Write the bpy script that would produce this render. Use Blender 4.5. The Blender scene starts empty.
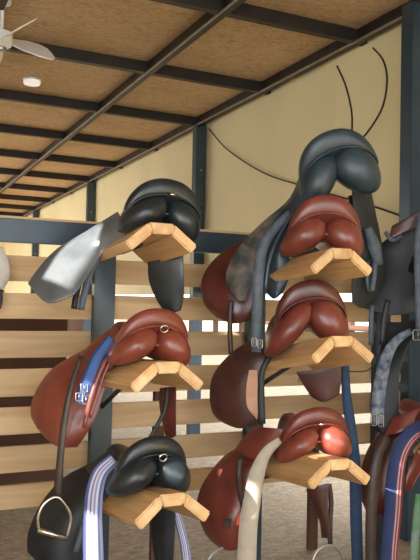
import bpy, bmesh, math, random
from mathutils import Vector, Matrix, Euler
random.seed(4)
scn = bpy.context.scene
C = scn.collection

# ---------------------------------------------------------------- camera
FPX = 710.09
MX = ((0.9024, 0.0333, 0.4300), (-0.4308, 0.0203, 0.9022), (0.0213, -0.9992, 0.0327))   # world axes seen by the lens
CAM = Vector((0, 0, 1.45))
cr = Vector((MX[0][0], MX[1][0], MX[2][0])); cd = Vector((MX[0][1], MX[1][1], MX[2][1])); cf = Vector((MX[0][2], MX[1][2], MX[2][2]))
cam_data = bpy.data.cameras.new('camera'); cam = bpy.data.objects.new('camera', cam_data); C.objects.link(cam)
cam_data.sensor_fit = 'VERTICAL'; cam_data.sensor_height = 36; cam_data.lens = FPX / 560 * 36
m = Matrix.Identity(4)
for i in range(3):
    m[i][0] = cr[i]; m[i][1] = -cd[i]; m[i][2] = -cf[i]; m[i][3] = CAM[i]
cam.matrix_world = m
scn.camera = cam

# ---------------------------------------------------------------- world, sun, exposure
scn.view_settings.view_transform = 'Standard'; scn.view_settings.look = 'None'
scn.view_settings.gamma = 1; scn.view_settings.use_curve_mapping = False
scn.view_settings.exposure = 0.52
w = bpy.data.worlds.new('sky'); scn.world = w; w.use_nodes = True
bg = w.node_tree.nodes['Background']; bg.inputs[0].default_value = (0.86, 0.93, 1.0, 1); bg.inputs[1].default_value = 3.0
sun_dir = Vector((-0.85, -0.30, 0.42)).normalized()            # towards the sun
sd = bpy.data.lights.new('sun', 'SUN'); sd.energy = 13.0; sd.angle = math.radians(0.5); sd.color = (1, 0.95, 0.86)
so = bpy.data.objects.new('sun', sd); C.objects.link(so)
so.rotation_euler = sun_dir.to_track_quat('Z', 'Y').to_euler()
ad = bpy.data.lights.new('left_fill_light', 'AREA'); ad.shape = 'RECTANGLE'; ad.size = 3.2; ad.size_y = 2.2; ad.energy = 60; ad.color = (0.93, 0.96, 1.0)
ao = bpy.data.objects.new('left_fill_light', ad); C.objects.link(ao); ao.location = (-1.6, -0.6, 2.0)  # added fill lamp for soft light and leather highlights from the left
ao.rotation_euler = (Vector((-1.6, -0.6, 2.0)) - Vector((1.6, 3.0, 1.0))).to_track_quat('Z', 'Y').to_euler()

# ---------------------------------------------------------------- pixel -> world at a given distance plane
def ray(px, py):
    v = (px - 210, py - 280, FPX)
    return Vector([sum(MX[i][k] * v[k] for k in range(3)) for i in range(3)])
def at(px, py, y):
    r = ray(px, py); return CAM + r * (y / r.y)

# ---------------------------------------------------------------- materials
def mat(name, color, rough=0.5, metal=0.0, var=0.0, scale=12.0, color2=None, bump=0.0, coat=0.0, spec=0.5, detail=4):
    ma = bpy.data.materials.new(name); ma.use_nodes = True
    nt = ma.node_tree; b = nt.nodes['Principled BSDF']
    b.inputs['Base Color'].default_value = (*color, 1); b.inputs['Roughness'].default_value = rough
    b.inputs['Metallic'].default_value = metal; b.inputs['Coat Weight'].default_value = coat
    b.inputs['Coat Roughness'].default_value = 0.22; b.inputs['Specular IOR Level'].default_value = spec
    if var or color2 or bump:
        tc = nt.nodes.new('ShaderNodeTexCoord'); n = nt.nodes.new('ShaderNodeTexNoise')
        n.inputs['Scale'].default_value = scale; n.inputs['Detail'].default_value = detail
        nt.links.new(tc.outputs['Object'], n.inputs['Vector'])
        r = nt.nodes.new('ShaderNodeValToRGB')
        c2 = color2 or tuple(c * (1 - var) for c in color)
        r.color_ramp.elements[0].position = 0.35; r.color_ramp.elements[0].color = (*c2, 1)
        r.color_ramp.elements[1].position = 0.62; r.color_ramp.elements[1].color = (*color, 1)
        nt.links.new(n.outputs['Fac'], r.inputs['Fac']); nt.links.new(r.outputs['Color'], b.inputs['Base Color'])
        if bump:
            n2 = nt.nodes.new('ShaderNodeTexNoise'); n2.inputs['Scale'].default_value = scale * 8; n2.inputs['Detail'].default_value = 3
            nt.links.new(tc.outputs['Object'], n2.inputs['Vector'])
            bu = nt.nodes.new('ShaderNodeBump'); bu.inputs['Strength'].default_value = bump; bu.inputs['Distance'].default_value = 0.004
            nt.links.new(n2.outputs['Fac'], bu.inputs['Height']); nt.links.new(bu.outputs['Normal'], b.inputs['Normal'])
    return ma

def wood_mat(name, light, dark, axis='X', scale=1.0, rough=0.6, knots=True, off=0.0):
    ma = bpy.data.materials.new(name); ma.use_nodes = True
    nt = ma.node_tree; b = nt.nodes['Principled BSDF']; b.inputs['Roughness'].default_value = rough
    tc = nt.nodes.new('ShaderNodeTexCoord'); mp = nt.nodes.new('ShaderNodeMapping')
    s = [14, 14, 14]; s['XYZ'.index(axis)] = 1.3
    mp.inputs['Scale'].default_value = [v * scale for v in s]; mp.inputs['Location'].default_value = (off, off * 1.7, off * .6)
    oi = nt.nodes.new('ShaderNodeObjectInfo')
    ad_ = nt.nodes.new('ShaderNodeVectorMath'); ad_.operation = 'MULTIPLY_ADD'
    ad_.inputs[1].default_value = (9, 9, 9)
    nt.links.new(oi.outputs['Random'], ad_.inputs[0]); nt.links.new(tc.outputs['Object'], ad_.inputs[2])
    nt.links.new(ad_.outputs[0], mp.inputs['Vector'])
    n = nt.nodes.new('ShaderNodeTexNoise'); n.inputs['Scale'].default_value = 1.0; n.inputs['Detail'].default_value = 6; n.inputs['Distortion'].default_value = 0.6
    nt.links.new(mp.outputs[0], n.inputs['Vector'])
    r = nt.nodes.new('ShaderNodeValToRGB')
    r.color_ramp.elements[0].position = 0.30; r.color_ramp.elements[0].color = (*dark, 1)
    r.color_ramp.elements[1].position = 0.66; r.color_ramp.elements[1].color = (*light, 1)
    nt.links.new(n.outputs['Fac'], r.inputs['Fac'])
    out = r.outputs['Color']
    if knots:
        v = nt.nodes.new('ShaderNodeTexVoronoi'); v.inputs['Scale'].default_value = 3.3
        nt.links.new(ad_.outputs[0], v.inputs['Vector'])
        kr = nt.nodes.new('ShaderNodeValToRGB')
        kr.color_ramp.elements[0].position = 0.03; kr.color_ramp.elements[0].color = (1, 1, 1, 1)
        kr.color_ramp.elements[1].position = 0.09; kr.color_ramp.elements[1].color = (0, 0, 0, 1)
        nt.links.new(v.outputs['Distance'], kr.inputs['Fac'])
        mx = nt.nodes.new('ShaderNodeMix'); mx.data_type = 'RGBA'
        mx.inputs[7].default_value = (dark[0] * .35, dark[1] * .28, dark[2] * .25, 1)
        nt.links.new(kr.outputs['Color'], mx.inputs[0]); nt.links.new(out, mx.inputs[6]); out = mx.outputs[2]
    # a little tone difference from board to board
    hv = nt.nodes.new('ShaderNodeHueSaturation'); mr = nt.nodes.new('ShaderNodeMapRange')
    mr.inputs[3].default_value = 0.86; mr.inputs[4].default_value = 1.12
    nt.links.new(oi.outputs['Random'], mr.inputs[0]); nt.links.new(mr.outputs[0], hv.inputs['Value'])
    nt.links.new(out, hv.inputs['Color']); nt.links.new(hv.outputs[0], b.inputs['Base Color'])
    return ma

def stripe_mat(name, stops, rough=0.8):
    """stripes running along a strap: stops = [(u, colour), ...]"""
    ma = bpy.data.materials.new(name); ma.use_nodes = True
    nt = ma.node_tree; b = nt.nodes['Principled BSDF']; b.inputs['Roughness'].default_value = rough
    uv = nt.nodes.new('ShaderNodeUVMap'); uv.uv_map = 'UVMap'
    sx = nt.nodes.new('ShaderNodeSeparateXYZ'); r = nt.nodes.new('ShaderNodeValToRGB'); r.color_ramp.interpolation = 'CONSTANT'
    els = r.color_ramp.elements
    els[0].position = stops[0][0]; els[0].color = (*stops[0][1], 1)
    els[1].position = stops[1][0]; els[1].color = (*stops[1][1], 1)
    for u, c in stops[2:]:
        e = els.new(u); e.color = (*c, 1)
    nt.links.new(uv.outputs[0], sx.inputs[0]); nt.links.new(sx.outputs[0], r.inputs['Fac'])
    nt.links.new(r.outputs['Color'], b.inputs['Base Color'])
    return ma

def osb_mat():
    ma = bpy.data.materials.new('chipboard'); ma.use_nodes = True
    nt = ma.node_tree; b = nt.nodes['Principled BSDF']; b.inputs['Roughness'].default_value = 0.75
    tc = nt.nodes.new('ShaderNodeTexCoord')
    mp = nt.nodes.new('ShaderNodeMapping'); mp.inputs['Rotation'].default_value = (0, 0, .7); mp.inputs['Scale'].default_value = (9, 26, 9)
    nt.links.new(tc.outputs['Object'], mp.inputs[0])
    n = nt.nodes.new('ShaderNodeTexNoise'); n.inputs['Scale'].default_value = 1; n.inputs['Detail'].default_value = 5; n.inputs['Distortion'].default_value = 2.2
    nt.links.new(mp.outputs[0], n.inputs[0])
    r = nt.nodes.new('ShaderNodeValToRGB'); e = r.color_ramp.elements
    e[0].position = 0.28; e[0].color = (0.32, 0.215, 0.125, 1); e[1].position = 0.70; e[1].color = (0.66, 0.49, 0.30, 1)
    x = e.new(0.45); x.color = (0.53, 0.37, 0.215, 1)
    nt.links.new(n.outputs['Fac'], r.inputs[0])
    n2 = nt.nodes.new('ShaderNodeTexNoise'); n2.inputs['Scale'].default_value = 1.1; n2.inputs['Detail'].default_value = 2
    nt.links.new(tc.outputs['Object'], n2.inputs[0])
    mx = nt.nodes.new('ShaderNodeMix'); mx.data_type = 'RGBA'; mx.blend_type = 'MULTIPLY'; mx.inputs[0].default_value = 0.5
    r2 = nt.nodes.new('ShaderNodeValToRGB'); r2.color_ramp.elements[0].position = .35; r2.color_ramp.elements[0].color = (.75, .68, .6, 1); r2.color_ramp.elements[1].position = .6
    nt.links.new(n2.outputs['Fac'], r2.inputs[0]); nt.links.new(r.outputs[0], mx.inputs[6]); nt.links.new(r2.outputs[0], mx.inputs[7])
    nt.links.new(mx.outputs[2], b.inputs['Base Color'])
    return ma

def straw_mat():
    ma = bpy.data.materials.new('straw_ground'); ma.use_nodes = True
    nt = ma.node_tree; b = nt.nodes['Principled BSDF']; b.inputs['Roughness'].default_value = 0.95
    tc = nt.nodes.new('ShaderNodeTexCoord')
    mp = nt.nodes.new('ShaderNodeMapping'); mp.inputs['Scale'].default_value = (9, 22, 9); mp.inputs['Rotation'].default_value = (0, 0, .5)
    nt.links.new(tc.outputs['Object'], mp.inputs[0])
    n = nt.nodes.new('ShaderNodeTexNoise'); n.inputs['Scale'].default_value = 1.6; n.inputs['Detail'].default_value = 9; n.inputs['Roughness'].default_value = .68; n.inputs['Distortion'].default_value = 1.2
    nt.links.new(mp.outputs[0], n.inputs[0])
    r = nt.nodes.new('ShaderNodeValToRGB'); e = r.color_ramp.elements
    e[0].position = 0.3; e[0].color = (0.16, 0.11, 0.07, 1); e[1].position = 0.72; e[1].color = (0.54, 0.43, 0.29, 1)
    x = e.new(0.5); x.color = (0.35, 0.26, 0.165, 1)
    nt.links.new(n.outputs['Fac'], r.inputs[0]); nt.links.new(r.outputs[0], b.inputs['Base Color'])
    bu = nt.nodes.new('ShaderNodeBump'); bu.inputs['Strength'].default_value = .6; bu.inputs['Distance'].default_value = .03
    nt.links.new(n.outputs['Fac'], bu.inputs['Height']); nt.links.new(bu.outputs[0], b.inputs['Normal'])
    return ma

M = {}
M['osb'] = osb_mat()
M['straw'] = straw_mat()
M['plaster'] = mat('yellow_plaster', (0.88, 0.79, 0.50), 0.85, var=0.07, scale=1.3)
M['dado'] = mat('dark_brown_lower_wall', (0.11, 0.05, 0.03), 0.8, var=0.3, scale=2)
M['beam'] = mat('dark_steel_beam', (0.035, 0.030, 0.028), 0.5, metal=0.3, var=0.3, scale=5)
M['lip'] = mat('lit_steel_lip', (0.36, 0.34, 0.30), 0.5, metal=0.5, var=0.3, scale=9)  # lighter grey paints in the light caught by the beam flange
M['rack'] = mat('dark_blue_painted_steel', (0.030, 0.060, 0.088), 0.38, metal=0.1, var=0.35, scale=6, coat=0.2)
M['strut'] = mat('grey_steel_strut', (0.10, 0.10, 0.11), 0.45, metal=0.4, var=0.3, scale=9)
M['plank'] = wood_mat('pine_slat', (0.66, 0.47, 0.27), (0.47, 0.30, 0.15), 'X')
M['rest'] = wood_mat('varnished_pine', (0.74, 0.50, 0.26), (0.55, 0.32, 0.13), 'Y', scale=1.6, rough=0.42)
M['chrome'] = mat('polished_steel', (0.62, 0.62, 0.62), 0.22, metal=1.0)
M['dullmetal'] = mat('dull_steel', (0.42, 0.43, 0.43), 0.4, metal=0.9)
M['white'] = mat('white_plastic', (0.88, 0.88, 0.87), 0.45)
M['cable'] = mat('black_cable', (0.03, 0.025, 0.02), 0.6)
def leather(name, c, c2, rough=0.38, coat=0.25, scale=9): return mat(name, c, rough, color2=c2, scale=scale, bump=0.12, coat=coat)
M['black'] = leather('black_leather', (0.013, 0.024, 0.034), (0.007, 0.011, 0.015), 0.36)
M['black_dull'] = leather('dull_black_leather', (0.014, 0.019, 0.026), (0.007, 0.010, 0.014), 0.55, 0.05)
M['blueblack'] = leather('blue_black_leather', (0.022, 0.048, 0.066), (0.012, 0.026, 0.037), 0.42, 0.2)
M['sheen_black'] = leather('black_leather_painted_sheen', (0.13, 0.145, 0.16), (0.085, 0.095, 0.11), 0.32, 0.6)  # base colour lightened to stand in for sun and reflected sheen on black leather
M['tan'] = leather('chestnut_leather', (0.24, 0.052, 0.034), (0.16, 0.035, 0.023), 0.33, 0.3)
M['red'] = leather('red_brown_leather', (0.20, 0.042, 0.030), (0.125, 0.027, 0.020), 0.33, 0.3)
M['oxblood'] = leather('oxblood_leather', (0.12, 0.026, 0.021), (0.065, 0.016, 0.014), 0.33, 0.35, 7)
M['dkbrown'] = leather('dark_brown_leather', (0.085, 0.028, 0.022), (0.05, 0.018, 0.015), 0.42, 0.2)
M['strapbrown'] = leather('worn_brown_strap', (0.055, 0.035, 0.028), (0.03, 0.02, 0.017), 0.5, 0.1)
M['scuffed'] = mat('scuffed_grey_leather', (0.035, 0.045, 0.05), 0.6, color2=(0.16, 0.135, 0.105), scale=16, bump=0.3, detail=8)
M['greystrap'] = mat('grey_blue_webbing', (0.085, 0.115, 0.15), 0.6, var=0.35, scale=22)
M['cream'] = mat('cream_webbing', (0.47, 0.42, 0.34), 0.85, var=0.14, scale=20)
M['navy'] = mat('navy_webbing', (0.03, 0.07, 0.155), 0.7, var=0.25, scale=24)
M['worn'] = mat('worn_blue_grey_webbing', (0.22, 0.25, 0.30), 0.75, color2=(0.035, 0.06, 0.11), scale=26, detail=8)
M['pale'] = mat('bare_lining', (0.62, 0.36, 0.24), 0.7, var=0.15, scale=12)
M['orange'] = mat('orange_tag', (0.75, 0.16, 0.05), 0.6)
M['padwhite'] = mat('off_white_fleece', (0.60, 0.57, 0.54), 0.95, var=0.12, scale=30, bump=0.5)
M['lavender'] = stripe_mat('lavender_striped_webbing', [(0, (.10, .12, .30)), (.17, (.50, .53, .70)), (.30, (.14, .17, .36)), (.40, (.60, .50, .52)), (.50, (.24, .26, .44)), (.62, (.55, .58, .74)), (.74, (.12, .14, .33)), (.86, (.28, .31, .50))])
M['bluebelt'] = stripe_mat('blue_elastic_webbing', [(0, (.02, .05, .17)), (.18, (.06, .13, .36)), (.80, (.02, .05, .17))])
M['tricolour'] = stripe_mat('navy_white_and_red_webbing', [(0, (.022, .038, .12)), (.56, (.04, .045, .13)), (.64, (.50, .30, .32)), (.72, (.25, .05, .06)), (.82, (.50, .36, .36)), (.88, (.20, .035, .045))])

# ---------------------------------------------------------------- object helpers
def link_mesh(name, bm, m, parent=None, smooth=False, recalc=True):
    if recalc: bmesh.ops.recalc_face_normals(bm, faces=bm.faces)
    me = bpy.data.meshes.new(name); bm.to_mesh(me); bm.free()
    if smooth:
        for p in me.polygons: p.use_smooth = True
    for mm in (m if isinstance(m, (list, tuple)) else [m]): me.materials.append(M[mm] if isinstance(mm, str) else mm)
    o = bpy.data.objects.new(name, me); C.objects.link(o)
    if parent: o.parent = parent; o.matrix_parent_inverse = parent.matrix_world.inverted() if parent.get('_w') else Matrix.Identity(4)
    return o
def tag(o, label, cat, group=None):
    o['label'] = label; o['category'] = cat
    if group: o['group'] = group
    return o
def structure(o): o['kind'] = 'structure'; return o
def thing(name, loc, label, cat, group=None, rot=(0, 0, 0)):
    o = bpy.data.objects.new(name, None); C.objects.link(o); o.location = loc; o.rotation_euler = rot; o.empty_display_size = .05
    return tag(o, label, cat, group)
def world_child(o, root):
    """parent o (built in world coordinates) under root without moving it"""
    o.parent = root
    mw = Matrix.LocRotScale(root.location, root.rotation_euler, root.scale)
    o.matrix_parent_inverse = mw.inverted()
    return o
def box(bm, x0, x1, y0, y1, z0, z1):
    vs = [bm.verts.new((x, y, z)) for x in (x0, x1) for y in (y0, y1) for z in (z0, z1)]
    for f in ((0, 1, 3, 2), (4, 6, 7, 5), (0, 4, 5, 1), (2, 3, 7, 6), (0, 2, 6, 4), (1, 5, 7, 3)): bm.faces.new([vs[i] for i in f])
def box_obj(name, m, x0, x1, y0, y1, z0, z1, parent=None, bevel=0.0):
    c = Vector(((x0 + x1) / 2, (y0 + y1) / 2, (z0 + z1) / 2))
    bm = bmesh.new(); box(bm, x0 - c.x, x1 - c.x, y0 - c.y, y1 - c.y, z0 - c.z, z1 - c.z)
    if bevel: bmesh.ops.bevel(bm, geom=bm.edges[:], offset=bevel, segments=2, affect='EDGES')
    o = link_mesh(name, bm, m); o.location = c
    if parent: world_child(o, parent)
    return o
def cr_pt(p0, p1, p2, p3, t):
    return 0.5 * ((2 * p1) + (p2 - p0) * t + (2 * p0 - 5 * p1 + 4 * p2 - p3) * t * t + (3 * p1 - p0 - 3 * p2 + p3) * t ** 3)
def smooth_line(pts, n=5):
    P = [Vector(p) for p in pts]; P = [2 * P[0] - P[1]] + P + [2 * P[-1] - P[-2]]
    out = []
    for i in range(1, len(P) - 2):
        for k in range(n): out.append(cr_pt(P[i - 1], P[i], P[i + 1], P[i + 2], k / n))
    out.append(P[-2]); return out
def recenter(o):
    me = o.data; c = sum((v.co for v in me.vertices), Vector()) / len(me.vertices)
    for v in me.vertices: v.co -= c
    o.location = c; return o
def sheet(name, rows, m, root=None, th=0.007, n=4, bulge=0.0):
    """a leather sheet: rows of world points, smoothed both ways and given thickness"""
    cols = [smooth_line(r, n) for r in rows]
    grid = [smooth_line([c[j] for c in cols], n) for j in range(len(cols[0]))]
    nj = len(grid); ni = len(grid[0])
    bm = bmesh.new(); uvl = bm.loops.layers.uv.new('UVMap')
    V = []
    for j in range(nj):
        col = []
        for i in range(ni):
            p = grid[j][i].copy()
            if bulge:
                u = j / (nj - 1)
                p -= cf * bulge * math.sin(math.pi * u)
            col.append(bm.verts.new(p))
        V.append(col)
    for j in range(nj - 1):
        for i in range(ni - 1):
            f = bm.faces.new((V[j][i], V[j + 1][i], V[j + 1][i + 1], V[j][i + 1]))
            for l, (a, b_) in zip(f.loops, ((j, i), (j + 1, i), (j + 1, i + 1), (j, i + 1))): l[uvl].uv = (a / (nj - 1), b_ / (ni - 1))
    o = recenter(link_mesh(name, bm, m, smooth=True))
    so_ = o.modifiers.new('thickness', 'SOLIDIFY'); so_.thickness = th; so_.offset = 0
    bv = o.modifiers.new('edge', 'BEVEL'); bv.width = th * .3; bv.segments = 2; bv.limit_method = 'ANGLE'; bv.angle_limit = math.radians(60)
    if root: world_child(o, root)
    return o
def psheet(name, rows, m, root=None, **k):
    """rows of (px, py, y)"""
    return sheet(name, [[at(*p) for p in r] for r in rows], m, root, **k)
def strap(name, pts, widths, m, root=None, th=0.004, face=None, n=5):
    """a flat strap along world points; widths in metres"""
    P = smooth_line(pts, n); L = len(P)
    W = [widths[0] + (widths[-1] - widths[0]) * 0 for _ in P]
    for i in range(L):
        t = i / (L - 1) * (len(widths) - 1); a = min(int(t), len(widths) - 2) if len(widths) > 1 else 0
        W[i] = widths[0] if len(widths) == 1 else widths[a] + (widths[a + 1] - widths[a]) * (t - a)
    F = Vector(face).normalized() if face else -cf
    rows = []
    for i in range(L):
        d = (P[min(i + 1, L - 1)] - P[max(i - 1, 0)]).normalized()
        s = d.cross(F)
        s = s.normalized() if s.length > 1e-4 else Vector((1, 0, 0))
        rows.append((P[i] + s * W[i] / 2, P[i] + F * th * .4, P[i] - s * W[i] / 2))
    bm = bmesh.new(); uvl = bm.loops.layers.uv.new('UVMap'); V = [[bm.verts.new(p) for p in r] for r in rows]
    for i in range(L - 1):
        for j in range(2):
            f = bm.faces.new((V[i][j], V[i][j + 1], V[i + 1][j + 1], V[i + 1][j]))
            for l, (a, b_) in zip(f.loops, ((i, j), (i, j + 1), (i + 1, j + 1), (i + 1, j))): l[uvl].uv = (b_ / 2, a / (L - 1))
    o = recenter(link_mesh(name, bm, m, smooth=True))
    so_ = o.modifiers.new('thickness', 'SOLIDIFY'); so_.thickness = th; so_.offset = 0
    if root: world_child(o, root)
    return o
def pstrap(name, pts, widths_px, m, root=None, **k):
    y = sum(p[2] for p in pts) / len(pts); dist = (at(pts[0][0], pts[0][1], y) - CAM).dot(cf)
    return strap(name, [at(*p) for p in pts], [w_ * dist / FPX for w_ in widths_px], m, root, **k)
def tube(name, pts, r, m, root=None, n=6, sides=8, closed=False, smoothn=5):
    P = smooth_line(pts, smoothn) if not closed else None
    if closed:
        Q = [Vector(p) for p in pts]; k = len(Q); P = []
        for i in range(k):
            for t in range(smoothn): P.append(cr_pt(Q[i - 1], Q[i], Q[(i + 1) % k], Q[(i + 2) % k], t / smoothn))
    L = len(P); bm = bmesh.new(); rings = []
    prev = None
    for i in range(L):
        d = (P[(i + 1) % L] - P[i - 1]).normalized() if closed else (P[min(i + 1, L - 1)] - P[max(i - 1, 0)]).normalized()
        a = prev if prev is not None else (Vector((0, 0, 1)) if abs(d.z) < .8 else Vector((1, 0, 0)))
        u = (a - d * a.dot(d)).normalized(); v = d.cross(u); prev = u
        rr = r[min(int(i / (L - 1) * len(r)), len(r) - 1)] if isinstance(r, (list, tuple)) else r
        rings.append([bm.verts.new(P[i] + (u * math.cos(2 * math.pi * s / sides) + v * math.sin(2 * math.pi * s / sides)) * rr) for s in range(sides)])
    for i in range(L if closed else L - 1):
        A = rings[i]; B = rings[(i + 1) % L]
        for s in range(sides): bm.faces.new((A[s], A[(s + 1) % sides], B[(s + 1) % sides], B[s]))
    if not closed: bm.faces.new(rings[0]); bm.faces.new(rings[-1])
    o = recenter(link_mesh(name, bm, m, smooth=True))
    if root: world_child(o, root)
    return o
def prism_y(name, prof, y0, y1, m, bevel=0.006):
    bm = bmesh.new(); A = [bm.verts.new((x, y0, z)) for x, z in prof]; B = [bm.verts.new((x, y1, z)) for x, z in prof]
    bm.faces.new(A); bm.faces.new(B[::-1]); k = len(prof)
    for i in range(k): bm.faces.new((A[i], B[i], B[(i + 1) % k], A[(i + 1) % k]))
    bmesh.ops.recalc_face_normals(bm, faces=bm.faces)
    bmesh.ops.bevel(bm, geom=bm.edges[:], offset=bevel, segments=2, affect='EDGES')
    return link_mesh(name, bm, m)

# ================================================================ SETTING
WX = 3.24                                   # yellow side wall
ZB, ZC = 3.40, 3.50                         # underside of beams, chipboard
structure(box_obj('floor', 'straw', -12, 40, -8, 60, -0.1, 0.0))
structure(box_obj('ceiling', 'osb', -2.1, WX + .45, -3.5, 20.3, ZC, ZC + .05))
def wall_piece(name, m, x0, x1, y0, y1, z0, z1): return structure(box_obj(name, m, x0, x1, y0, y1, z0, z1))
wall_piece('wall_right', 'plaster', WX + .05, WX + .20, 4.62, 20, 1.55, ZC - .002)
wall_piece('wall_right_front', 'plaster', WX + .03, WX + .20, 3.7, 4.62, 1.55, ZC - .002)
wall_piece('wall_right_near', 'plaster', WX + .03, WX + .20, -3.5, 3.7, 0.0, ZC - .002)
wall_piece('wall_right_far', 'dado', WX + .05, WX + .20, 12.0, 20, 0.0, 1.55)
wall_piece('wall_back', 'plaster', -5.5, WX + .05, 20, 20.2, 1.7, ZC - .002)
wall_piece('wall_back_lower', 'dado', -5.5, WX + .05, 20, 20.2, 0, 1.7)
# unseen left wall added to block the sun, holes cut to shape its patches
LX = -2.0
def gap(x0, y0, x1, y1, d):
    hs = []
    for px, py in ((x0, y0), (x1, y0), (x0, y1), (x1, y1)):
        p = at(px, py, d); t_ = (LX - p.x) / sun_dir.x; h = p + sun_dir * t_; hs.append(h)
    ys = sorted(h.y for h in hs); zs = sorted(h.z for h in hs)
    return (ys[0], ys[-1], (zs[0] + zs[1]) / 2, (zs[2] + zs[3]) / 2)
GAPS = [gap(22, 205, 118, 292, 3.12), gap(240, 483, 268, 517, 2.85), gap(78, 513, 110, 590, 2.83), gap(378, 462, 414, 502, 2.93), gap(72, 378, 94, 412, 2.91)]
ycut = sorted({-1.6, 9.5} | {v for g_ in GAPS for v in g_[:2]}); zcut = sorted({0.0, ZC - .004} | {v for g_ in GAPS for v in g_[2:]})
bm = bmesh.new()
for a, b_ in zip(ycut, ycut[1:]):
    for c_, d_ in zip(zcut, zcut[1:]):
        ym, zm = (a + b_) / 2, (c_ + d_) / 2
        if not any(g_[0] < ym < g_[1] and g_[2] < zm < g_[3] for g_ in GAPS): box(bm, LX - .02, LX, a, b_, c_, d_)
structure(link_mesh('wall_left_sun_blocker', bm, 'plaster'))
pt = tag(box_obj('stall_partition', 'dado', -3.0, 1.42, 5.6, 5.66, 0.0, 1.47), 'dark red-brown stall partition glimpsed through the slat gaps at the left', 'partition')
trim = [0]
def beam(x0, x1, y0, y1, z0, z1, m='beam'):
    trim[0] += 1
    return structure(box_obj('trim_%d' % trim[0], m, x0, x1, y0, y1, z0, z1))
YS = [1.42 + 1.43 * k - .02 for k in range(14)]
XS = [0.72, 2.09, 3.20]
for y in YS: beam(-2.1, WX + .04, y - .03, y + .03, ZB + .005, ZC - .001)
for x in [-1.9, -0.6] + XS:
    beam(x - .025, x + .025, -3.5, 20, ZB, ZC - .004)
    beam(x - .040, x - .026, -3.5, 20, ZB - .002, ZB + .010, 'lip')

# posts carrying the roof along the side wall
for i, (y, lab) in enumerate([(7.08, 'dark blue steel roof post against the yellow wall, right of the top left saddle'),
                              (11.37, 'slim dark roof post rising behind the top left saddle flap'),
                              (15.7, 'farthest dark roof post, short below the blue rail at the left')]):
    t = thing('roof_post', (WX - .03, y, 0), lab, 'post')
    world_child(box_obj('post', 'rack', WX - .09, WX + .03, y - .05, y + .05, 0.0, ZB - .004), t)
    world_child(box_obj('base_plate', 'rack', WX - .14, WX + .045, y - .10, y + .10, 0.0, .012), t)
    for z in (2.45, 2.9):
        b_ = tube('bolt', [(WX - .03, y - .049, z), (WX - .03, y - .062, z)], .012, 'dullmetal', t)

# far fence beyond the opening and its sunlit yard (seen only through the gaps)
f_ = thing('yard_fence', (9.0, 9, 0), 'dark rail fence in the bright yard, glimpsed between the slats', 'fence')
for k in range(11):
    y = 4.0 + k * 1.6
    box_obj('fence_post', 'dado', 8.95, 9.07, y, y + .12, 0, 1.5, f_)
for z in (.45, .95, 1.35): box_obj('fence_rail', 'dado', 8.9, 8.95, 3.5, 20.5, z, z + .11, f_)

# ================================================================ RACK
RY = 3.494
rk = thing('steel_saddle_rack', (2.0, RY + .04, 0), 'dark blue steel frame of rail and uprights carrying all the saddle rests', 'rack')
box_obj('top_rail', 'rack', -1.2, 3.05, RY, RY + .05, 1.725, 1.838, rk, bevel=.004)
tag_ = box_obj('ledge_strip', 'plank', -1.2, 3.03, RY - .004, RY + .052, 1.8385, 1.850, rk)
PX = [0.10, 1.075, 1.965, 2.86]
for x in PX: box_obj('upright', 'rack', x - .055, x + .055, RY + .001 if x else RY, RY + .051, 0.0, 1.724, rk, bevel=.003)
box_obj('tall_post', 'rack', 3.04, 3.20, RY - .02, RY + .09, 0.0, ZB - .004, rk, bevel=.004)
fn = thing('slat_fence', (1.5, RY + .09, 0), 'pine slat fence of wide horizontal boards behind the saddle rack', 'fence')
for i, (z0, z1) in enumerate([(1.538, 1.664), (1.354, 1.480), (1.163, 1.294), (.974, 1.108), (.790, .922), (.606, .732), (.43, .545)]):
    x = -1.4; k = 0
    jo = [1.28, 1.36, 1.22, 1.33, 1.25, 1.40, 1.30][i]
    box_obj('plank', 'plank', -1.3, jo + .68, RY + .053, RY + .078, z0, z1, fn, bevel=.003)
    box_obj('plank', 'plank', jo + .684, 3.225, RY + .053, RY + .078, z0 + random.uniform(-.004, .004), z1 + random.uniform(-.004, .004), fn, bevel=.003)
for x in (-.6, .42, 1.42, 2.42, 3.14):
    box_obj('batten', 'dado', x - .03, x + .03, RY + .0785, RY + .11, 0.0, 1.62, fn)

# saddle rests: three boards in a roof shape on a steel arm
ARM = [(-.160, -.086), (-.132, -.122), (-.042, -.046), (-.056, -.002)]
def make_rest(cx, ztop, y0, length, tilt, yaw, post_x, label, roll=0):
    t = thing('saddle_rest', (cx, y0, ztop), label, 'saddle rest', 'roof-shaped wooden saddle rests', (math.radians(-tilt), math.radians(roll), math.radians(yaw)))
    o = prism_y('top_board', [(-.057, 0), (.057, 0), (.043, -.046), (-.043, -.046)], 0, length, 'rest'); o.parent = t
    o = prism_y('side_board', [(x, z) for x, z in ARM], .0, length - .01, 'rest'); o.parent = t
    o = prism_y('side_board', [(-x, z) for x, z in ARM], .0, length - .01, 'rest'); o.parent = t
    mw = Matrix.LocRotScale(t.location, t.rotation_euler, Vector((1, 1, 1)))
    p = mw @ Vector((0, .26, -.055)); q = mw @ Vector((0, length - .02, -.055))
    end = Vector((post_x, RY - .002, q.z))
    tube('steel_arm', [p, q, end], .014, 'rack', t, sides=4, smoothn=1)
    if ztop > 1.5: return t
    a = mw @ Vector((0, length * .80, -.075)); b_ = Vector((post_x, RY - .002, a.z - .20))
    tube('brace', [a, b_], .014, 'strut', t, sides=4, smoothn=1)
    return t
rests = {}
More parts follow.
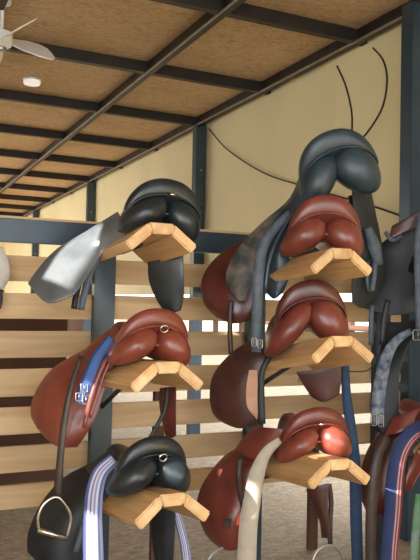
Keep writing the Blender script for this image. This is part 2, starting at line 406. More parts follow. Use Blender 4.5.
for n, a in dict(
    R1=(1.077, 1.778, 2.73, .52, 4, 0, 1.075, 'wooden saddle rest under the black saddle at top left, glowing orange at its left edge'),
    R2=(1.077, 1.213, 2.63, .52, 3, 0, 1.075, 'wooden saddle rest under the chestnut saddle in the middle of the left column'),
    R3=(1.077, .712, 2.55, .50, 8, 0, 1.075, 'wooden saddle rest under the black saddle at bottom left'),
    R4=(1.852, 1.703, 2.55, .52, 4, -4, 1.965, 'wooden saddle rest carrying the two stacked saddles at the top of the right column'),
    R5=(1.862, 1.320, 2.55, .52, 9, -4, 1.965, 'wooden saddle rest in the middle of the right column under the oxblood saddle'),
    R6=(1.855, .786, 2.55, .50, 6, -4, 1.965, 'wooden saddle rest at bottom right with the smooth red saddle on it')).items():
    rests[n] = make_rest(*a)
for z, l in ((1.66, 'top wooden saddle rest of the column cut by the right edge'), (.80, 'bottom wooden saddle rest of the column cut by the right edge')):
    make_rest(2.84, z, 2.55, .5, 5, 0, 2.86, l)

b_ = M['diffuser'] = mat('lamp_diffuser', (.9, .9, .88), .5); b_.node_tree.nodes['Principled BSDF'].inputs['Emission Color'].default_value = (1, .97, .9, 1); b_.node_tree.nodes['Principled BSDF'].inputs['Emission Strength'].default_value = .35
# ================================================================ SADDLES
# stations front-to-back: (y, z centre, half width, drop, forward sweep of the sides)
ST = [(.085, .085, .115, .085, .05), (.030, .125, .150, .100, .06), (.012, .140, .158, .115, .065), (.004, .165, .164, .135, .075), (.004, .190, .166, .152, .085),
      (.010, .208, .165, .166, .090), (.024, .216, .160, .168, .090), (.040, .212, .160, .160, .080), (.095, .170, .150, .125, .05), (.17, .138, .142, .100, .02),
      (.26, .130, .122, .100, .0), (.34, .145, .098, .110, 0), (.40, .166, .082, .120, 0), (.435, .172, .072, .125, 0), (.455, .155, .060, .11, 0)]
def seat_mesh(name, m, root, st=ST, sx=1.0, sz=1.0, hook=1.0):
    bm = bmesh.new(); N = 22; rings = []
    for (y, zc, hw, dr, sw) in st:
        ring = []
        for k in range(N + 1):
            th = math.pi * (k / N - .5)
            s, c_ = math.sin(th), math.cos(th)
            x = hw * math.copysign(abs(s) ** .92, s)
            z = zc - dr * (1 - abs(c_) ** .85)
            ring.append(bm.verts.new((x * sx, y + sw * (1 - c_), z * sz)))
        for k in range(1, 7):                     # underside
            t = k / 7
            ring.append(bm.verts.new((hw * (1 - 2 * t) * sx, y + sw * abs(1 - 2 * t), (zc - dr + .030 * math.sin(math.pi * t)) * sz)))
        rings.append(ring)
    L = len(rings[0])
    for a, b_ in zip(rings, rings[1:]):
        for k in range(L): bm.faces.new((a[k], a[(k + 1) % L], b_[(k + 1) % L], b_[k]))
    for r in (rings[0], rings[-1]):
        c_ = bm.verts.new(sum((v.co for v in r), Vector()) / L)
        for k in range(L): bm.faces.new((r[k], r[(k + 1) % L], c_))
    o = link_mesh(name, bm, m, root, smooth=True)
    s_ = o.modifiers.new('s', 'SUBSURF'); s_.levels = 1; s_.render_levels = 1
    return o
def panel_mesh(name, m, root, side, sx=1.0, fat=1.0, droop=0.0, plen=1.0, apex=.106):
    """long stuffed cushion on one side of the gullet; the rear end is a rounded bean"""
    bm = bmesh.new(); N = 18; rings = []
    sts = [(-.040, .10), (-.034, .45), (-.018, .78), (.008, .97), (.05, 1.05), (.12, .98), (.22, .82), (.32, .72), (.41, .55), (.43, .25)]
    for (y, s) in sts:
        t = max(0, min(1, y / .42))
        
        A0 = .100 * plen * (1 - .2 * t); a, b_ = A0 * s, .046 * s * fat
        ang = math.radians(-36 - 14 * t - droop * (1 - t))
        cx, cz = .010 + A0 * math.cos(ang), apex + .02 * t + A0 * math.sin(ang)
        ring = []
        for k in range(N):
            q = 2 * math.pi * k / N
            ex, ez = a * math.cos(q), b_ * math.sin(q)
            ez *= 1.0 - .18 * math.cos(q)
            X = cx + ex * math.cos(ang) - ez * math.sin(ang); Z = cz + ex * math.sin(ang) + ez * math.cos(ang)
            ring.append(bm.verts.new((side * X * sx, y + .05 * max(0, ex / A0) ** 1.5 * (1 - t) + .006, Z)))
        rings.append(ring)
    for A, B in zip(rings, rings[1:]):
        for k in range(N): bm.faces.new((A[k], A[(k + 1) % N], B[(k + 1) % N], B[k]))
    bm.faces.new(rings[0]); bm.faces.new(rings[-1])
    o = link_mesh(name, bm, m, root, smooth=True)
    s_ = o.modifiers.new('s', 'SUBSURF'); s_.levels = 1; s_.render_levels = 1
    return o
def make_saddle(name, loc, rot, label, m, mp=None, ring='ring', scale=(1, 1, 1), sx=1.0, sz=1.0, fat=1.0, droop=0.0, plen=1.0, right=None, apex=.106, piping=None, group='riding saddles on the rack'):
    t = thing('riding_saddle', loc, label, 'saddle', group, [math.radians(a) for a in rot]); t.scale = scale
    seat_mesh('seat', m, t, sx=sx, sz=sz)
    rt = right or (fat, droop, plen)
    panel_mesh('panel', mp or m, t, -1, sx=1.0, fat=fat, droop=droop, plen=plen, apex=apex)
    panel_mesh('panel', mp or m, t, 1, sx=1.0, fat=rt[0], droop=rt[1], plen=rt[2], apex=apex)
    y, zc, hw, dr, sw = ST[2]
    pts = []
    for k in range(13):
        th = math.pi * (.06 + .88 * k / 12 - .5)
        pts.append(Vector((hw * math.sin(th) * sx * 1.01, y - .006 + sw * (1 - math.cos(th)), (zc - dr * (1 - math.cos(th) ** .85)) * sz)))
    o = tube('piping', pts, .0045, piping or m, sides=6, smoothn=2); o.parent = t
    if ring == 'ring':
        c = Vector((0, -.022, .128 * sz))
        o = tube('dee_ring', [c + Vector((math.cos(q) * .017, -.006 * math.sin(q), math.sin(q) * .014)) for q in [2 * math.pi * k / 10 for k in range(10)]], .0035, 'chrome', sides=6, closed=True, smoothn=2); o.parent = t; o['label'] = 'silver metal ring'
    elif ring == 'nail':
        c = Vector((0, -.010, .140 * sz))
        o = tube('nail_head', [c + Vector((-.014, 0, .0)), c + Vector((.014, 0, 0))], .005, 'chrome', sides=8, smoothn=1); o.parent = t
    return t

def hardware_buckle(x, y, d, w_=9, h=9, root=None, m='dullmetal'):
    c = [at(x - w_ / 2, y - h / 2, d), at(x + w_ / 2, y - h / 2, d), at(x + w_ / 2, y + h / 2, d), at(x - w_ / 2, y + h / 2, d)]
    bm_pts = []
    for i in range(4):
        a, b_ = c[i], c[(i + 1) % 4]; bm_pts += [a.lerp(b_, .12), a.lerp(b_, .5), a.lerp(b_, .88)]
    o = tube('buckle', bm_pts, .0028, m, None, sides=6, closed=True, smoothn=2)
    tg = tube('buckle_tongue', [c[0].lerp(c[1], .5), c[3].lerp(c[2], .5)], .002, m, None, sides=6, smoothn=1)
    bm = bmesh.new(); bm.from_mesh(o.data); k = len(bm.verts); bm.from_mesh(tg.data); bm.verts.ensure_lookup_table()
    for v in bm.verts[k:]: v.co += tg.location - o.location
    bm.to_mesh(o.data); bm.free(); bpy.data.objects.remove(tg)
    for p in o.data.polygons: p.use_smooth = True
    if root: world_child(o, root)
    return o
def stirrup_iron(pts, r, m, root, tread=None):
    o = tube('stirrup_iron', pts, r, m, root, sides=8, smoothn=4)
    if tread: tube('stirrup_tread', tread, r * 1.7, m, o, sides=6, smoothn=1)
    return o

# ---- S1 top left, black
s1 = make_saddle('s1', (1.155, 2.84, 1.772), (-4, 5, 2), 'black saddle at top left whose wide glossy flap swings out to the left', 'black', ring='nail', sx=1.12, sz=1.04, fat=1.3, plen=1.2, right=(1.5, 10, 1.1), apex=.12)
psheet('flap', [[(118, 212, 3.05), (123, 222, 3.0), (128, 240, 2.98)], [(84, 233, 3.2), (96, 241, 3.12), (106, 250, 3.06)], [(56, 250, 3.22), (76, 259, 3.12), (94, 266, 3.06)], [(37, 271, 3.22), (60, 282, 3.1), (84, 282, 3.04)], [(28, 284, 3.2), (49, 303, 3.08), (74, 295, 3.03)]], 'sheen_black', s1, th=.009, bulge=.02)
psheet('flap', [[(148, 262, 3.1), (166, 258, 3.05), (183, 250, 3.0)], [(149, 280, 3.12), (167, 282, 3.06), (184, 276, 3.0)], [(156, 298, 3.12), (170, 300, 3.06), (184, 296, 3.02)], [(164, 310, 3.12), (172, 313, 3.06), (181, 310, 3.04)]], 'black', s1, th=.009, bulge=.01)
pstrap('girth_strap', [(104, 246, 3.12), (92, 268, 3.12), (85, 290, 3.12), (81, 310, 3.12)], [7], 'greystrap', s1)
pstrap('girth_strap', [(98, 250, 3.15), (84, 272, 3.16), (77, 292, 3.16), (74, 309, 3.16)], [6], 'black_dull', s1)

# ---- S2 middle left, chestnut
s2 = make_saddle('s2', (1.095, 2.76, 1.208), (-3, 3, 4), 'chestnut saddle in the middle of the left column, chrome ring on its back', 'tan', ring='ring', sx=1.02, sz=1.02, fat=1.3, plen=1.15, right=(1.5, 8, 1.05), apex=.12)
psheet('flap', [[(116, 326, 3.05), (121, 340, 3.0), (124, 358, 2.98)], [(86, 349, 3.24), (99, 360, 3.14), (112, 374, 3.06)], [(55, 367, 3.3), (78, 380, 3.16), (104, 392, 3.06)], [(37, 390, 3.3), (66, 405, 3.14), (98, 412, 3.06)], [(31, 412, 3.28), (60, 428, 3.12), (89, 430, 3.06)], [(38, 428, 3.25), (57, 444, 3.12), (77, 447, 3.08)]], 'tan', s2, th=.01, bulge=.03)
psheet('skirt', [[(118, 324, 3.02), (121, 336, 2.97), (123, 350, 2.95)], [(98, 338, 3.12), (107, 350, 3.02), (116, 362, 2.97)], [(80, 355, 3.16), (94, 362, 3.05), (108, 372, 2.98)]], 'red', s2, th=.008, bulge=.01)
psheet('flap', [[(160, 388, 3.1), (168, 387, 3.05), (176, 386, 3.0)], [(160, 408, 3.1), (168, 408, 3.05), (176, 406, 3.02)], [(166, 436, 3.1), (171, 438, 3.06), (176, 436, 3.04)]], 'oxblood', s2, th=.009)
pstrap('stirrup_leather', [(81, 356, 3.0), (71, 388, 2.96), (64, 425, 2.94), (60, 462, 2.93), (57, 500, 2.93)], [5, 6, 7, 7, 8], 'strapbrown', s2)
stirrup_iron([at(*p) for p in [(39, 531, 2.9), (38, 518, 2.9), (44, 504, 2.9), (56, 497, 2.9), (65, 504, 2.9), (71, 518, 2.9), (67, 538, 2.9)]], .0065, 'chrome', s2, [at(38, 530, 2.9), at(68, 539, 2.9)])
pstrap('stirrup_leather', [(167, 388, 3.0), (165, 408, 2.98), (158, 424, 2.97), (150, 438, 2.97)], [4], 'black_dull', s2)
g = thing('girth', at(92, 380, 2.95), 'blue elastic girth with silver buckles hanging over the chestnut saddle flap', 'girth', 'girths hung over the saddles')
st_ = pstrap('strap', [(112, 338, 2.94), (98, 358, 2.94), (89, 380, 2.93), (81, 404, 2.93)], [11, 13, 15, 15], 'bluebelt', g)
for x, y in ((79, 397), (86, 400), (84, 388)): hardware_buckle(x, y, 2.915, 6.5, 8, st_, 'chrome')
pstrap('billet', [(116, 344, 2.93), (102, 368, 2.92), (91, 398, 2.91), (84, 428, 2.91)], [4, 5, 5, 4], 'tan', g)
pstrap('billet', [(118, 350, 2.90), (106, 370, 2.90), (97, 396, 2.90), (90, 418, 2.90)], [3], 'red', g)

# ---- S3 bottom left, black
s3 = make_saddle('s3', (1.085, 2.70, .690), (-8, 3, 6), 'black saddle at bottom left with a chrome ring, nearest the lavender striped girth', 'black', ring='ring', fat=1.3, plen=1.15, right=(1.5, 8, 1.05), apex=.12)
psheet('flap', [[(118, 448, 3.0), (121, 460, 2.95), (122, 474, 2.92)], [(92, 463, 3.2), (102, 474, 3.08), (112, 488, 3.0)], [(64, 478, 3.22), (84, 492, 3.08), (106, 504, 3.0)], [(42, 503, 3.22), (68, 515, 3.06), (98, 522, 3.0)], [(29, 532, 3.2), (55, 542, 3.05), (92, 545, 3.0)], [(28, 552, 3.18), (52, 566, 3.05), (84, 566, 3.0)]], 'black_dull', s3, th=.01, bulge=.03)
psheet('skirt', [[(116, 446, 2.95), (118, 458, 2.9), (120, 470, 2.88)], [(98, 458, 3.0), (106, 468, 2.95), (112, 478, 2.9)], [(86, 468, 3.04), (94, 480, 2.97), (104, 490, 2.92)]], 'black', s3, th=.008)
psheet('flap', [[(151, 505, 3.1), (163, 503, 3.02), (176, 500, 2.98)], [(152, 535, 3.1), (163, 536, 3.02), (175, 533, 2.98)], [(156, 566, 3.1), (164, 566, 3.02), (173, 566, 2.98)]], 'black_dull', s3, th=.009)
pstrap('billet', [(92, 500, 2.93), (84, 525, 2.93), (76, 552, 2.93)], [6], 'greystrap', s3)
g = thing('girth', at(95, 500, 2.8), 'lavender, blue and white striped girth over the bottom left saddle', 'girth', 'girths hung over the saddles')
pstrap('strap', [(114, 459, 2.84), (101, 472, 2.84), (95, 490, 2.83), (93, 515, 2.83), (93, 545, 2.83), (94, 575, 2.83)], [12, 15, 17, 18, 20, 20], 'lavender', g)
pstrap('strap_end', [(176, 512, 2.98), (181, 530, 2.98), (185, 548, 2.98), (188, 575, 2.98)], [7, 8, 9, 9], 'lavender', g)

# ---- S5 top right lower of the stack (red-brown), S4 on top of it
s5 = make_saddle('s5', (1.880, 2.69, 1.705), (-2, 0, -20), 'red-brown saddle at top right, squeezed between its rest and the blue-black saddle', 'red', ring=None, sx=1.08, sz=1.22, fat=1.5, plen=1.25, right=(1.65, 8, 1.15), apex=.135)
psheet('flap', [[(250, 236, 3.2), (262, 240, 3.15), (280, 246, 3.05)], [(217, 257, 3.3), (236, 264, 3.2), (262, 268, 3.1)], [(202, 280, 3.32), (228, 288, 3.2), (258, 290, 3.1)], [(204, 302, 3.3), (228, 310, 3.18), (255, 308, 3.1)], [(217, 317, 3.27), (233, 323, 3.18), (248, 321, 3.12)]], 'oxblood', s5, th=.01, bulge=.03)
psheet('flap', [[(348, 196, 3.05), (358, 194, 3.08), (366, 200, 3.12)], [(352, 216, 3.05), (365, 214, 3.1), (376, 218, 3.14)], [(356, 240, 3.05), (368, 240, 3.1), (380, 240, 3.16)], [(356, 262, 3.05), (368, 262, 3.1), (380, 258, 3.16)]], 'dkbrown', s5, th=.01, bulge=.01)
pstrap('stirrup_leather', [(231, 300, 3.12), (230, 318, 3.12), (230, 336, 3.12), (231, 354, 3.12)], [5], 'strapbrown', s5)
s4 = make_saddle('s4', (2.055, 2.80, 2.03), (6, -20, -28), 'blue-black saddle balanced tilted on top of the red-brown one, highest of all', 'blueblack', ring=None, sx=1.16, sz=1.22, fat=1.55, droop=8, plen=1.6, right=(2.05, 22, 1.32), apex=.155, scale=(1.06, 1, 1.08))
psheet('flap', [[(303, 166, 3.03), (308, 180, 3.0), (312, 198, 2.98)], [(290, 198, 3.04), (297, 206, 3.0), (303, 216, 2.98)], [(264, 221, 3.08), (274, 230, 3.04), (284, 240, 3.0)], [(240, 246, 3.1), (249, 253, 3.06), (260, 260, 3.02)], [(226, 274, 3.12), (238, 280, 3.07), (252, 283, 3.03)], [(231, 294, 3.12), (238, 300, 3.08), (246, 302, 3.06)]], 'scuffed', s4, th=.009, bulge=.015)
psheet('flap', [[(305, 180, 2.95), (307, 190, 2.94), (309, 202, 2.93)], [(292, 200, 2.96), (297, 206, 2.92), (302, 212, 2.9)], [(272, 224, 3.0), (284, 230, 2.94), (294, 238, 2.9)], [(264, 250, 3.0), (277, 256, 2.93), (289, 258, 2.9)], [(263, 276, 3.0), (276, 280, 2.94), (289, 277, 2.9)], [(267, 293, 3.0), (274, 299, 2.95), (283, 292, 2.92)]], 'blueblack', s4, th=.009, bulge=.015)
psheet('flap', [[(350, 176, 2.98), (361, 178, 3.0), (369, 184, 3.02)], [(354, 212, 2.98), (366, 214, 3.0), (377, 222, 3.03)], [(356, 252, 2.98), (370, 254, 3.0), (384, 258, 3.03)], [(352, 280, 3.0), (370, 283, 3.02), (385, 279, 3.05)], [(352, 302, 3.02), (362, 308, 3.04), (374, 300, 3.07)]], 'black_dull', s4, th=.009, bulge=.015)
st_ = pstrap('girth_strap', [(290, 212, 2.88), (266, 240, 2.88), (259, 268, 2.88), (257, 305, 2.88), (256, 352, 2.88)], [7, 10, 11, 10, 9], 'greystrap', s4)
pstrap('girth_strap', [(296, 208, 2.87), (279, 236, 2.88), (269, 262, 2.88), (265, 290, 2.88)], [4], 'blueblack', s4)
pstrap('girth_strap', [(368, 228, 2.95), (374, 246, 2.95), (379, 265, 2.95)], [8, 13, 8], 'greystrap', s4)
pstrap('girth_strap', [(368, 260, 2.96), (367, 278, 2.96), (369, 293, 2.96)], [5], 'blueblack', s4)
pstrap('girth_strap', [(375, 262, 2.94), (374, 278, 2.94), (372, 291, 2.94)], [5], 'greystrap', s4)
hardware_buckle(254, 342, 2.865, 4.5, 8, st_); hardware_buckle(260, 344, 2.865, 4.5, 8, st_)

# ---- S6 middle right, oxblood
s6 = make_saddle('s6', (1.875, 2.76, 1.318), (-4, -6, -16), 'oxblood saddle in the middle of the right column, scuffed at its lower left', 'oxblood', 'red', ring=None, sx=1.08, sz=1.20, fat=1.3, droop=10, plen=1.65, right=(1.85, 22, 1.3), apex=.15)
psheet('flap', [[(252, 340, 3.2), (262, 342, 3.1), (272, 344, 3.0)], [(232, 353, 3.25), (248, 356, 3.15), (267, 358, 3.05)], [(214, 374, 3.28), (238, 378, 3.15), (264, 380, 3.05)], [(210, 396, 3.28), (236, 400, 3.15), (263, 400, 3.05)], [(214, 414, 3.27), (237, 418, 3.15), (262, 416, 3.05)], [(225, 423, 3.25), (240, 427, 3.15), (256, 424, 3.08)]], 'dkbrown', s6, th=.01, bulge=.03)
psheet('worn_lining', [[(249, 370, 3.06), (253, 370, 3.05), (257, 370, 3.04)], [(246, 390, 3.06), (252, 390, 3.05), (258, 392, 3.04)], [(247, 406, 3.06), (253, 408, 3.05), (258, 410, 3.04)], [(252, 414, 3.06), (255, 417, 3.05), (257, 420, 3.04)]], 'pale', s6, th=.004)
psheet('flap', [[(296, 372, 3.05), (318, 369, 3.0), (341, 362, 2.95)], [(304, 386, 3.05), (322, 386, 3.0), (341, 380, 2.96)], [(312, 397, 3.05), (324, 402, 3.0), (339, 395, 2.98)]], 'dkbrown', s6, th=.009)
pstrap('stirrup_leather', [(283, 335, 2.95), (270, 356, 2.94), (262, 372, 2.94), (261, 398, 2.94), (262, 424, 2.94)], [4, 5, 6, 7, 7], 'black_dull', s6)
tube('bit_of_cord', [at(*p) for p in [(372, 352, 3.0), (374, 362, 3.0), (366, 371, 3.0), (345, 371, 3.0), (330, 368, 3.0)]], .003, 'cable', s6)

# ---- S7 bottom right, smooth red
s7 = make_saddle('s7', (1.915, 2.76, .752), (-5, -2, -12), 'smooth red saddle at the bottom of the right column, beside the cream girth', 'red', 'tan', ring='nail', sx=1.06, sz=1.05, fat=1.2, plen=1.2, right=(1.5, 6, 1.05), apex=.12)
psheet('flap', [[(262, 438, 3.15), (272, 440, 3.05), (284, 440, 2.98)], [(234, 450, 3.22), (250, 455, 3.12), (270, 456, 3.02)], [(219, 462, 3.25), (240, 469, 3.12), (266, 472, 3.02)], [(203, 484, 3.28), (232, 492, 3.12), (261, 495, 3.02)], [(197, 506, 3.28), (226, 514, 3.1), (256, 515, 3.02)], [(204, 530, 3.25), (225, 537, 3.1), (250, 535, 3.03)], [(212, 541, 3.22), (228, 548, 3.1), (244, 546, 3.04)]], 'red', s7, th=.01, bulge=.03)
psheet('skirt', [[(256, 427, 3.1), (270, 427, 3.0), (288, 430, 2.92)], [(244, 437, 3.12), (262, 440, 3.02), (280, 444, 2.94)], [(235, 450, 3.14), (252, 458, 3.04), (270, 458, 2.96)]], 'red', s7, th=.008, bulge=.02)
pstrap('billet', [(241, 457, 3.02), (239, 475, 3.0), (240, 492, 3.0), (243, 508, 3.0)], [7, 7, 6, 4], 'strapbrown', s7)
psheet('label_tag', [[(238, 514, 2.99), (240, 513, 2.99), (243, 512, 2.99)], [(236, 525, 2.99), (239, 525, 2.99), (241, 523, 2.99)]], 'orange', s7, th=.003)
psheet('leather_patch', [[(224, 519, 3.05), (228, 519, 3.05), (233, 519, 3.05)], [(224, 528, 3.05), (228, 528, 3.05), (232, 528, 3.05)]], 'strapbrown', s7, th=.004)
psheet('flap', [[(306, 489, 2.95), (317, 486, 2.9), (329, 483, 2.88)], [(313, 505, 2.95), (320, 505, 2.9), (328, 503, 2.88)], [(320, 522, 2.95), (324, 522, 2.9), (329, 522, 2.88)], [(322, 538, 2.95), (326, 538, 2.9), (331, 540, 2.88)]], 'dkbrown', s7, th=.008)
pstrap('stirrup_leather', [(329, 484, 2.93), (331, 502, 2.93), (330, 522, 2.93), (330, 546, 2.93)], [5], 'strapbrown', s7)
stirrup_iron([at(*p) for p in [(308, 582, 2.9), (311, 566, 2.9), (317, 551, 2.9), (328, 545, 2.9), (339, 551, 2.9), (345, 566, 2.9), (347, 582, 2.9)]], .0065, 'dullmetal', s7, [at(308, 582, 2.9), at(347, 582, 2.9)])
stirrup_iron([at(*p) for p in [(204, 585, 3.1), (206, 566, 3.1), (214, 552, 3.1), (229, 547, 3.1), (243, 553, 3.1), (249, 568, 3.1), (250, 585, 3.1)]], .0065, 'dullmetal', s7, [at(204, 585, 3.1), at(250, 585, 3.1)])
g = thing('girth', at(255, 480, 2.85), 'long cream webbing girth hanging left of the bottom right saddle', 'girth', 'girths hung over the saddles')
pstrap('strap', [(280, 440, 2.86), (266, 453, 2.86), (257, 474, 2.85), (252, 500, 2.85), (248, 530, 2.85), (246, 580, 2.85)], [7, 11, 15, 17, 18, 19], 'cream', g)

# long navy strap
g = thing('webbing_strap', at(348, 360, 3.12), 'long navy blue webbing strap hanging straight down right of the bottom right saddle', 'strap')
pstrap('strap', [(345, 352, 3.13), (346, 390, 3.13), (351, 430, 3.13), (355, 470, 3.13), (356, 520, 3.13), (358, 580, 3.13)], [8, 9, 11, 12, 12, 11], 'navy', g)

# ---- S8 top of the column cut by the right edge
s8 = make_saddle('s8', (2.86, 2.74, 1.655), (-5, 0, 4), 'black saddle at the right edge beside the blue post, broad flap hanging below', 'dkbrown', 'black_dull', ring=None)
psheet('flap', [[(378, 246, 3.28), (395, 233, 3.22), (428, 216, 3.1)], [(374, 264, 3.28), (398, 262, 3.2), (428, 256, 3.1)], [(370, 286, 3.26), (396, 290, 3.18), (428, 288, 3.08)], [(358, 306, 3.26), (390, 315, 3.18), (428, 310, 3.08)]], 'black_dull', s8, th=.011, bulge=.02)
psheet('skirt', [[(392, 226, 3.12), (410, 216, 3.05), (430, 205, 3.0)], [(388, 240, 3.12), (410, 230, 3.05), (430, 222, 3.0)]], 'dkbrown', s8, th=.01)
pstrap('girth_strap', [(385, 232, 3.1), (392, 240, 3.1), (402, 236, 3.1)], [4], 'greystrap', s8)
st_ = pstrap('girth_strap', [(424, 212, 2.95), (419, 240, 2.95), (419, 280, 2.95), (420, 335, 2.95)], [9, 10, 9, 9], 'greystrap', s8)
hardware_buckle(418, 335, 2.94, 10, 10, st_, 'dullmetal')
pstrap('stirrup_leather', [(388, 300, 3.05), (384, 320, 3.05), (382, 345, 3.05)], [6], 'black_dull', s8)
pstrap('stirrup_leather', [(372, 305, 3.1), (371, 322, 3.1), (371, 345, 3.1)], [5], 'greystrap', s8)

s10 = thing('leather_flap', at(390, 380, 3.0), 'navy black saddle flap hanging at the right edge behind a worn girth', 'saddle flap')
psheet('flap', [[(388, 322, 3.15), (402, 322, 3.1), (430, 318, 3.0)], [(382, 345, 3.15), (396, 344, 3.08), (412, 340, 3.0)], [(374, 375, 3.15), (386, 376, 3.1), (400, 374, 3.05)], [(370, 405, 3.15), (384, 408, 3.1), (399, 402, 3.06)], [(374, 428, 3.15), (384, 434, 3.1), (396, 424, 3.08)]], 'black_dull', s10, th=.01)
g = thing('girth', at(385, 380, 3.0), 'worn blue-grey girth with two buckles, curving down at the right edge', 'girth', 'girths hung over the saddles')
st_ = pstrap('strap', [(411, 331, 2.97), (396, 341, 2.98), (386, 358, 2.98), (381, 380, 2.98), (378, 402, 2.98), (377, 424, 2.98)], [6, 9, 12, 13, 13, 13], 'worn', g)
hardware_buckle(374, 420, 2.965, 5, 11, st_); hardware_buckle(381, 421, 2.965, 5, 11, st_)

# ---- S9 bottom of the column cut by the right edge
s9 = make_saddle('s9', (2.80, 2.74, .800), (-5, 0, 4), 'red-brown saddle at the lower right edge under a navy, white and red girth', 'red', ring=None)
psheet('flap', [[(388, 424, 3.2), (402, 418, 3.12), (430, 408, 3.0)], [(372, 442, 3.24), (390, 440, 3.14), (412, 436, 3.05)], [(362, 466, 3.26), (378, 470, 3.16), (398, 470, 3.08)], [(360, 492, 3.26), (374, 498, 3.16), (392, 496, 3.08)], [(366, 510, 3.24), (378, 515, 3.16), (390, 512, 3.1)]], 'oxblood', s9, th=.01, bulge=.02)
psheet('skirt', [[(392, 418, 3.08), (408, 411, 3.03), (430, 405, 2.98)], [(384, 436, 3.08), (400, 432, 3.02), (420, 424, 2.98)]], 'red', s9, th=.009, bulge=.01)
psheet('flap', [[(428, 440, 2.95), (434, 440, 2.9), (440, 440, 2.88)], [(416, 452, 3.0), (426, 455, 2.95), (436, 458, 2.9)], [(406, 476, 3.02), (412, 474, 3.0), (422, 470, 2.95)], [(405, 492, 3.02), (408, 490, 3.0), (412, 488, 2.97)]], 'tan', s9, th=.008)
pstrap('stirrup_leather', [(388, 436, 3.0), (378, 455, 2.98), (373, 485, 2.97), (371, 520, 2.97), (371, 580, 2.97)], [9, 11, 12, 11, 11], 'strapbrown', s9)
psheet('flap', [[(376, 514, 3.1), (384, 514, 3.08), (391, 512, 3.05)], [(375, 545, 3.1), (384, 545, 3.08), (392, 545, 3.05)], [(377, 572, 3.1), (384, 572, 3.08), (392, 572, 3.05)]], 'black_dull', s9, th=.009)
g = thing('girth', at(392, 480, 2.95), 'navy, white and red striped girth looping down at the lower right edge', 'girth', 'girths hung over the saddles')
pstrap('strap', [(430, 424, 2.93), (412, 434, 2.93), (400, 452, 2.93), (395, 478, 2.93), (393, 510, 2.93), (390, 545, 2.93), (388, 580, 2.93)], [15, 16, 17, 17, 17, 16, 16], 'tricolour', g)
g = thing('webbing_strap', at(417, 520, 2.9), 'pale grey-green strap end at the bottom right corner', 'strap')
pstrap('strap', [(418, 494, 2.9), (417, 515, 2.9), (415, 540, 2.9), (413, 580, 2.9)], [5, 8, 8, 9], mat('sage_webbing', (.20, .27, .24), .8, color2=(.06, .22, .07), scale=9), g)

# ---- white fleece at the left edge
s0 = thing('saddle_pad', at(-10, 265, 3.0), 'off-white fleece pad poking in at the left edge below the blue rail', 'saddle pad')
psheet('pad', [[(-32, 244, 3.46), (-14, 242, 3.44), (1, 247, 3.43)], [(-34, 262, 3.46), (-14, 262, 3.43), (8, 262, 3.43)], [(-34, 278, 3.46), (-14, 278, 3.43), (9, 276, 3.43)], [(-30, 292, 3.46), (-14, 292, 3.44), (3, 288, 3.44)]], 'padwhite', s0, th=.03, bulge=.03)
psheet('binding', [[(-30, 288, 3.46), (-14, 288, 3.45), (1, 286, 3.45)], [(-30, 300, 3.46), (-14, 300, 3.45), (3, 298, 3.45)], [(-30, 312, 3.46), (-14, 312, 3.45), (1, 309, 3.45)]], 'black_dull', s0, th=.01)

tube('hanging_loop', [at(-14, 256, 3.44), at(-15, 232, 3.47), at(-14, 218, 3.475), at(-13, 214, 3.50), at(-12, 216, 3.53)], .006, 'black_dull', s0, sides=6, smoothn=4)

# ================================================================ CABLES, FAN, LAMP
def atX(px, py, x):
    r = ray(px, py); return CAM + r * (x / r.x)
def cable(pts, lab, r=.006): tag(tube('cable', [atX(*p) for p in pts], r, 'cable', None, sides=6, smoothn=8), lab, 'cable')
cable([(337, 66, 3.23), (345, 84, 3.2), (351, 108, 3.18), (352, 128, 3.15), (350, 145, 3.15)], 'black cable dropping from the ceiling beam to the top saddle, left of two', .007)
cable([(373, 48, 3.23), (383, 60, 3.2), (387, 80, 3.2), (382, 108, 3.18), (366, 134, 3.15), (355, 142, 3.15)], 'black cable curving from the ceiling edge behind the top saddle, right of two', .007)
cable([(209, 129, 3.22), (228, 150, 3.262), (262, 172, 3.262), (296, 184, 3.262), (330, 194, 3.262), (372, 206, 3.262), (404, 217, 3.262)], 'thin cable sagging along the yellow wall from the roof post', .007)

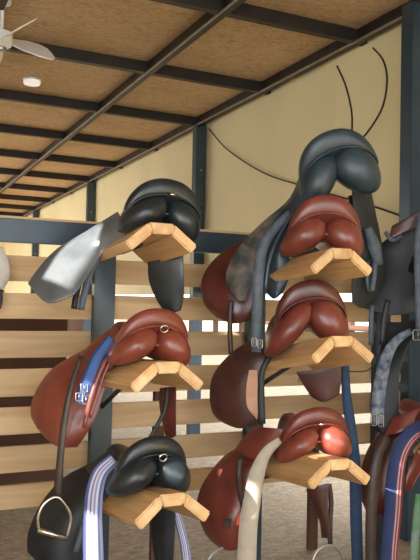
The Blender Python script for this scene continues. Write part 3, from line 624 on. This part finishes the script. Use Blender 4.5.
def atz(px, py, z):
    r = ray(px, py); return CAM + r * ((z - CAM.z) / r.z)
lp = atz(32, 79, ZC)
lm = thing('ceiling_lamp', (lp.x, lp.y, ZC), 'small round white lamp on the chipboard ceiling', 'lamp')
def disc(name, m, cx, cy, z0, z1, r0, r1, root):
    bm = bmesh.new(); N = 28
    prof = [(r0, z1), (r0, z1 - (z1 - z0) * .5), (r0 * .93, z0 + (z1 - z0) * .15), (r1, z0)]
    rings = [[bm.verts.new((cx + math.cos(2 * math.pi * k / N) * r, cy + math.sin(2 * math.pi * k / N) * r, z)) for k in range(N)] for r, z in prof]
    for A, B in zip(rings, rings[1:]):
        for k in range(N): bm.faces.new((A[k], A[(k + 1) % N], B[(k + 1) % N], B[k]))
    bm.faces.new(rings[0]); bm.faces.new(rings[-1])
    o = recenter(link_mesh(name, bm, m, smooth=False)); world_child(o, root); return o
disc('base', 'white', lp.x, lp.y, ZC - .02, ZC - .001, .085, .08, lm)
disc('diffuser', 'diffuser', lp.x, lp.y, ZC - .055, ZC - .0205, .078, .05, lm)
fp = atz(1, 46, 3.16)
fan = thing('ceiling_fan', (fp.x, fp.y, ZC), 'white ceiling fan with paddle blades at the upper left corner', 'fan')
tube('downrod', [(fp.x, fp.y, ZC - .002), (fp.x, fp.y, 3.24)], .014, 'white', fan, smoothn=1)
disc('canopy', 'white', fp.x, fp.y, ZC - .06, ZC - .002, .06, .03, fan)
disc('motor', 'white', fp.x, fp.y, 3.15, 3.25, .075, .05, fan)
disc('hub_cap', 'dullmetal', fp.x, fp.y, 3.125, 3.1495, .035, .02, fan)
for k in range(4):
    a = math.radians(15 + 90 * k)
    bm = bmesh.new(); N = 10; up = []; dn = []
    outl = [(.06, -.03), (.12, -.07), (.24, -.10), (.33, -.10), (.375, -.06), (.38, 0), (.375, .06), (.33, .10), (.24, .10), (.12, .07), (.06, .03)]
    for x, y in outl:
        X = x * math.cos(a) - y * math.sin(a); Y = x * math.sin(a) + y * math.cos(a)
        up.append(bm.verts.new((fp.x + X, fp.y + Y, 3.205 + y * .8))); dn.append(bm.verts.new((fp.x + X, fp.y + Y, 3.197 + y * .8)))
    bm.faces.new(up); bm.faces.new(dn[::-1])
    for i in range(len(up)): bm.faces.new((up[i], up[(i + 1) % len(up)], dn[(i + 1) % len(up)], dn[i]))
    world_child(recenter(link_mesh('blade', bm, 'white')), fan)
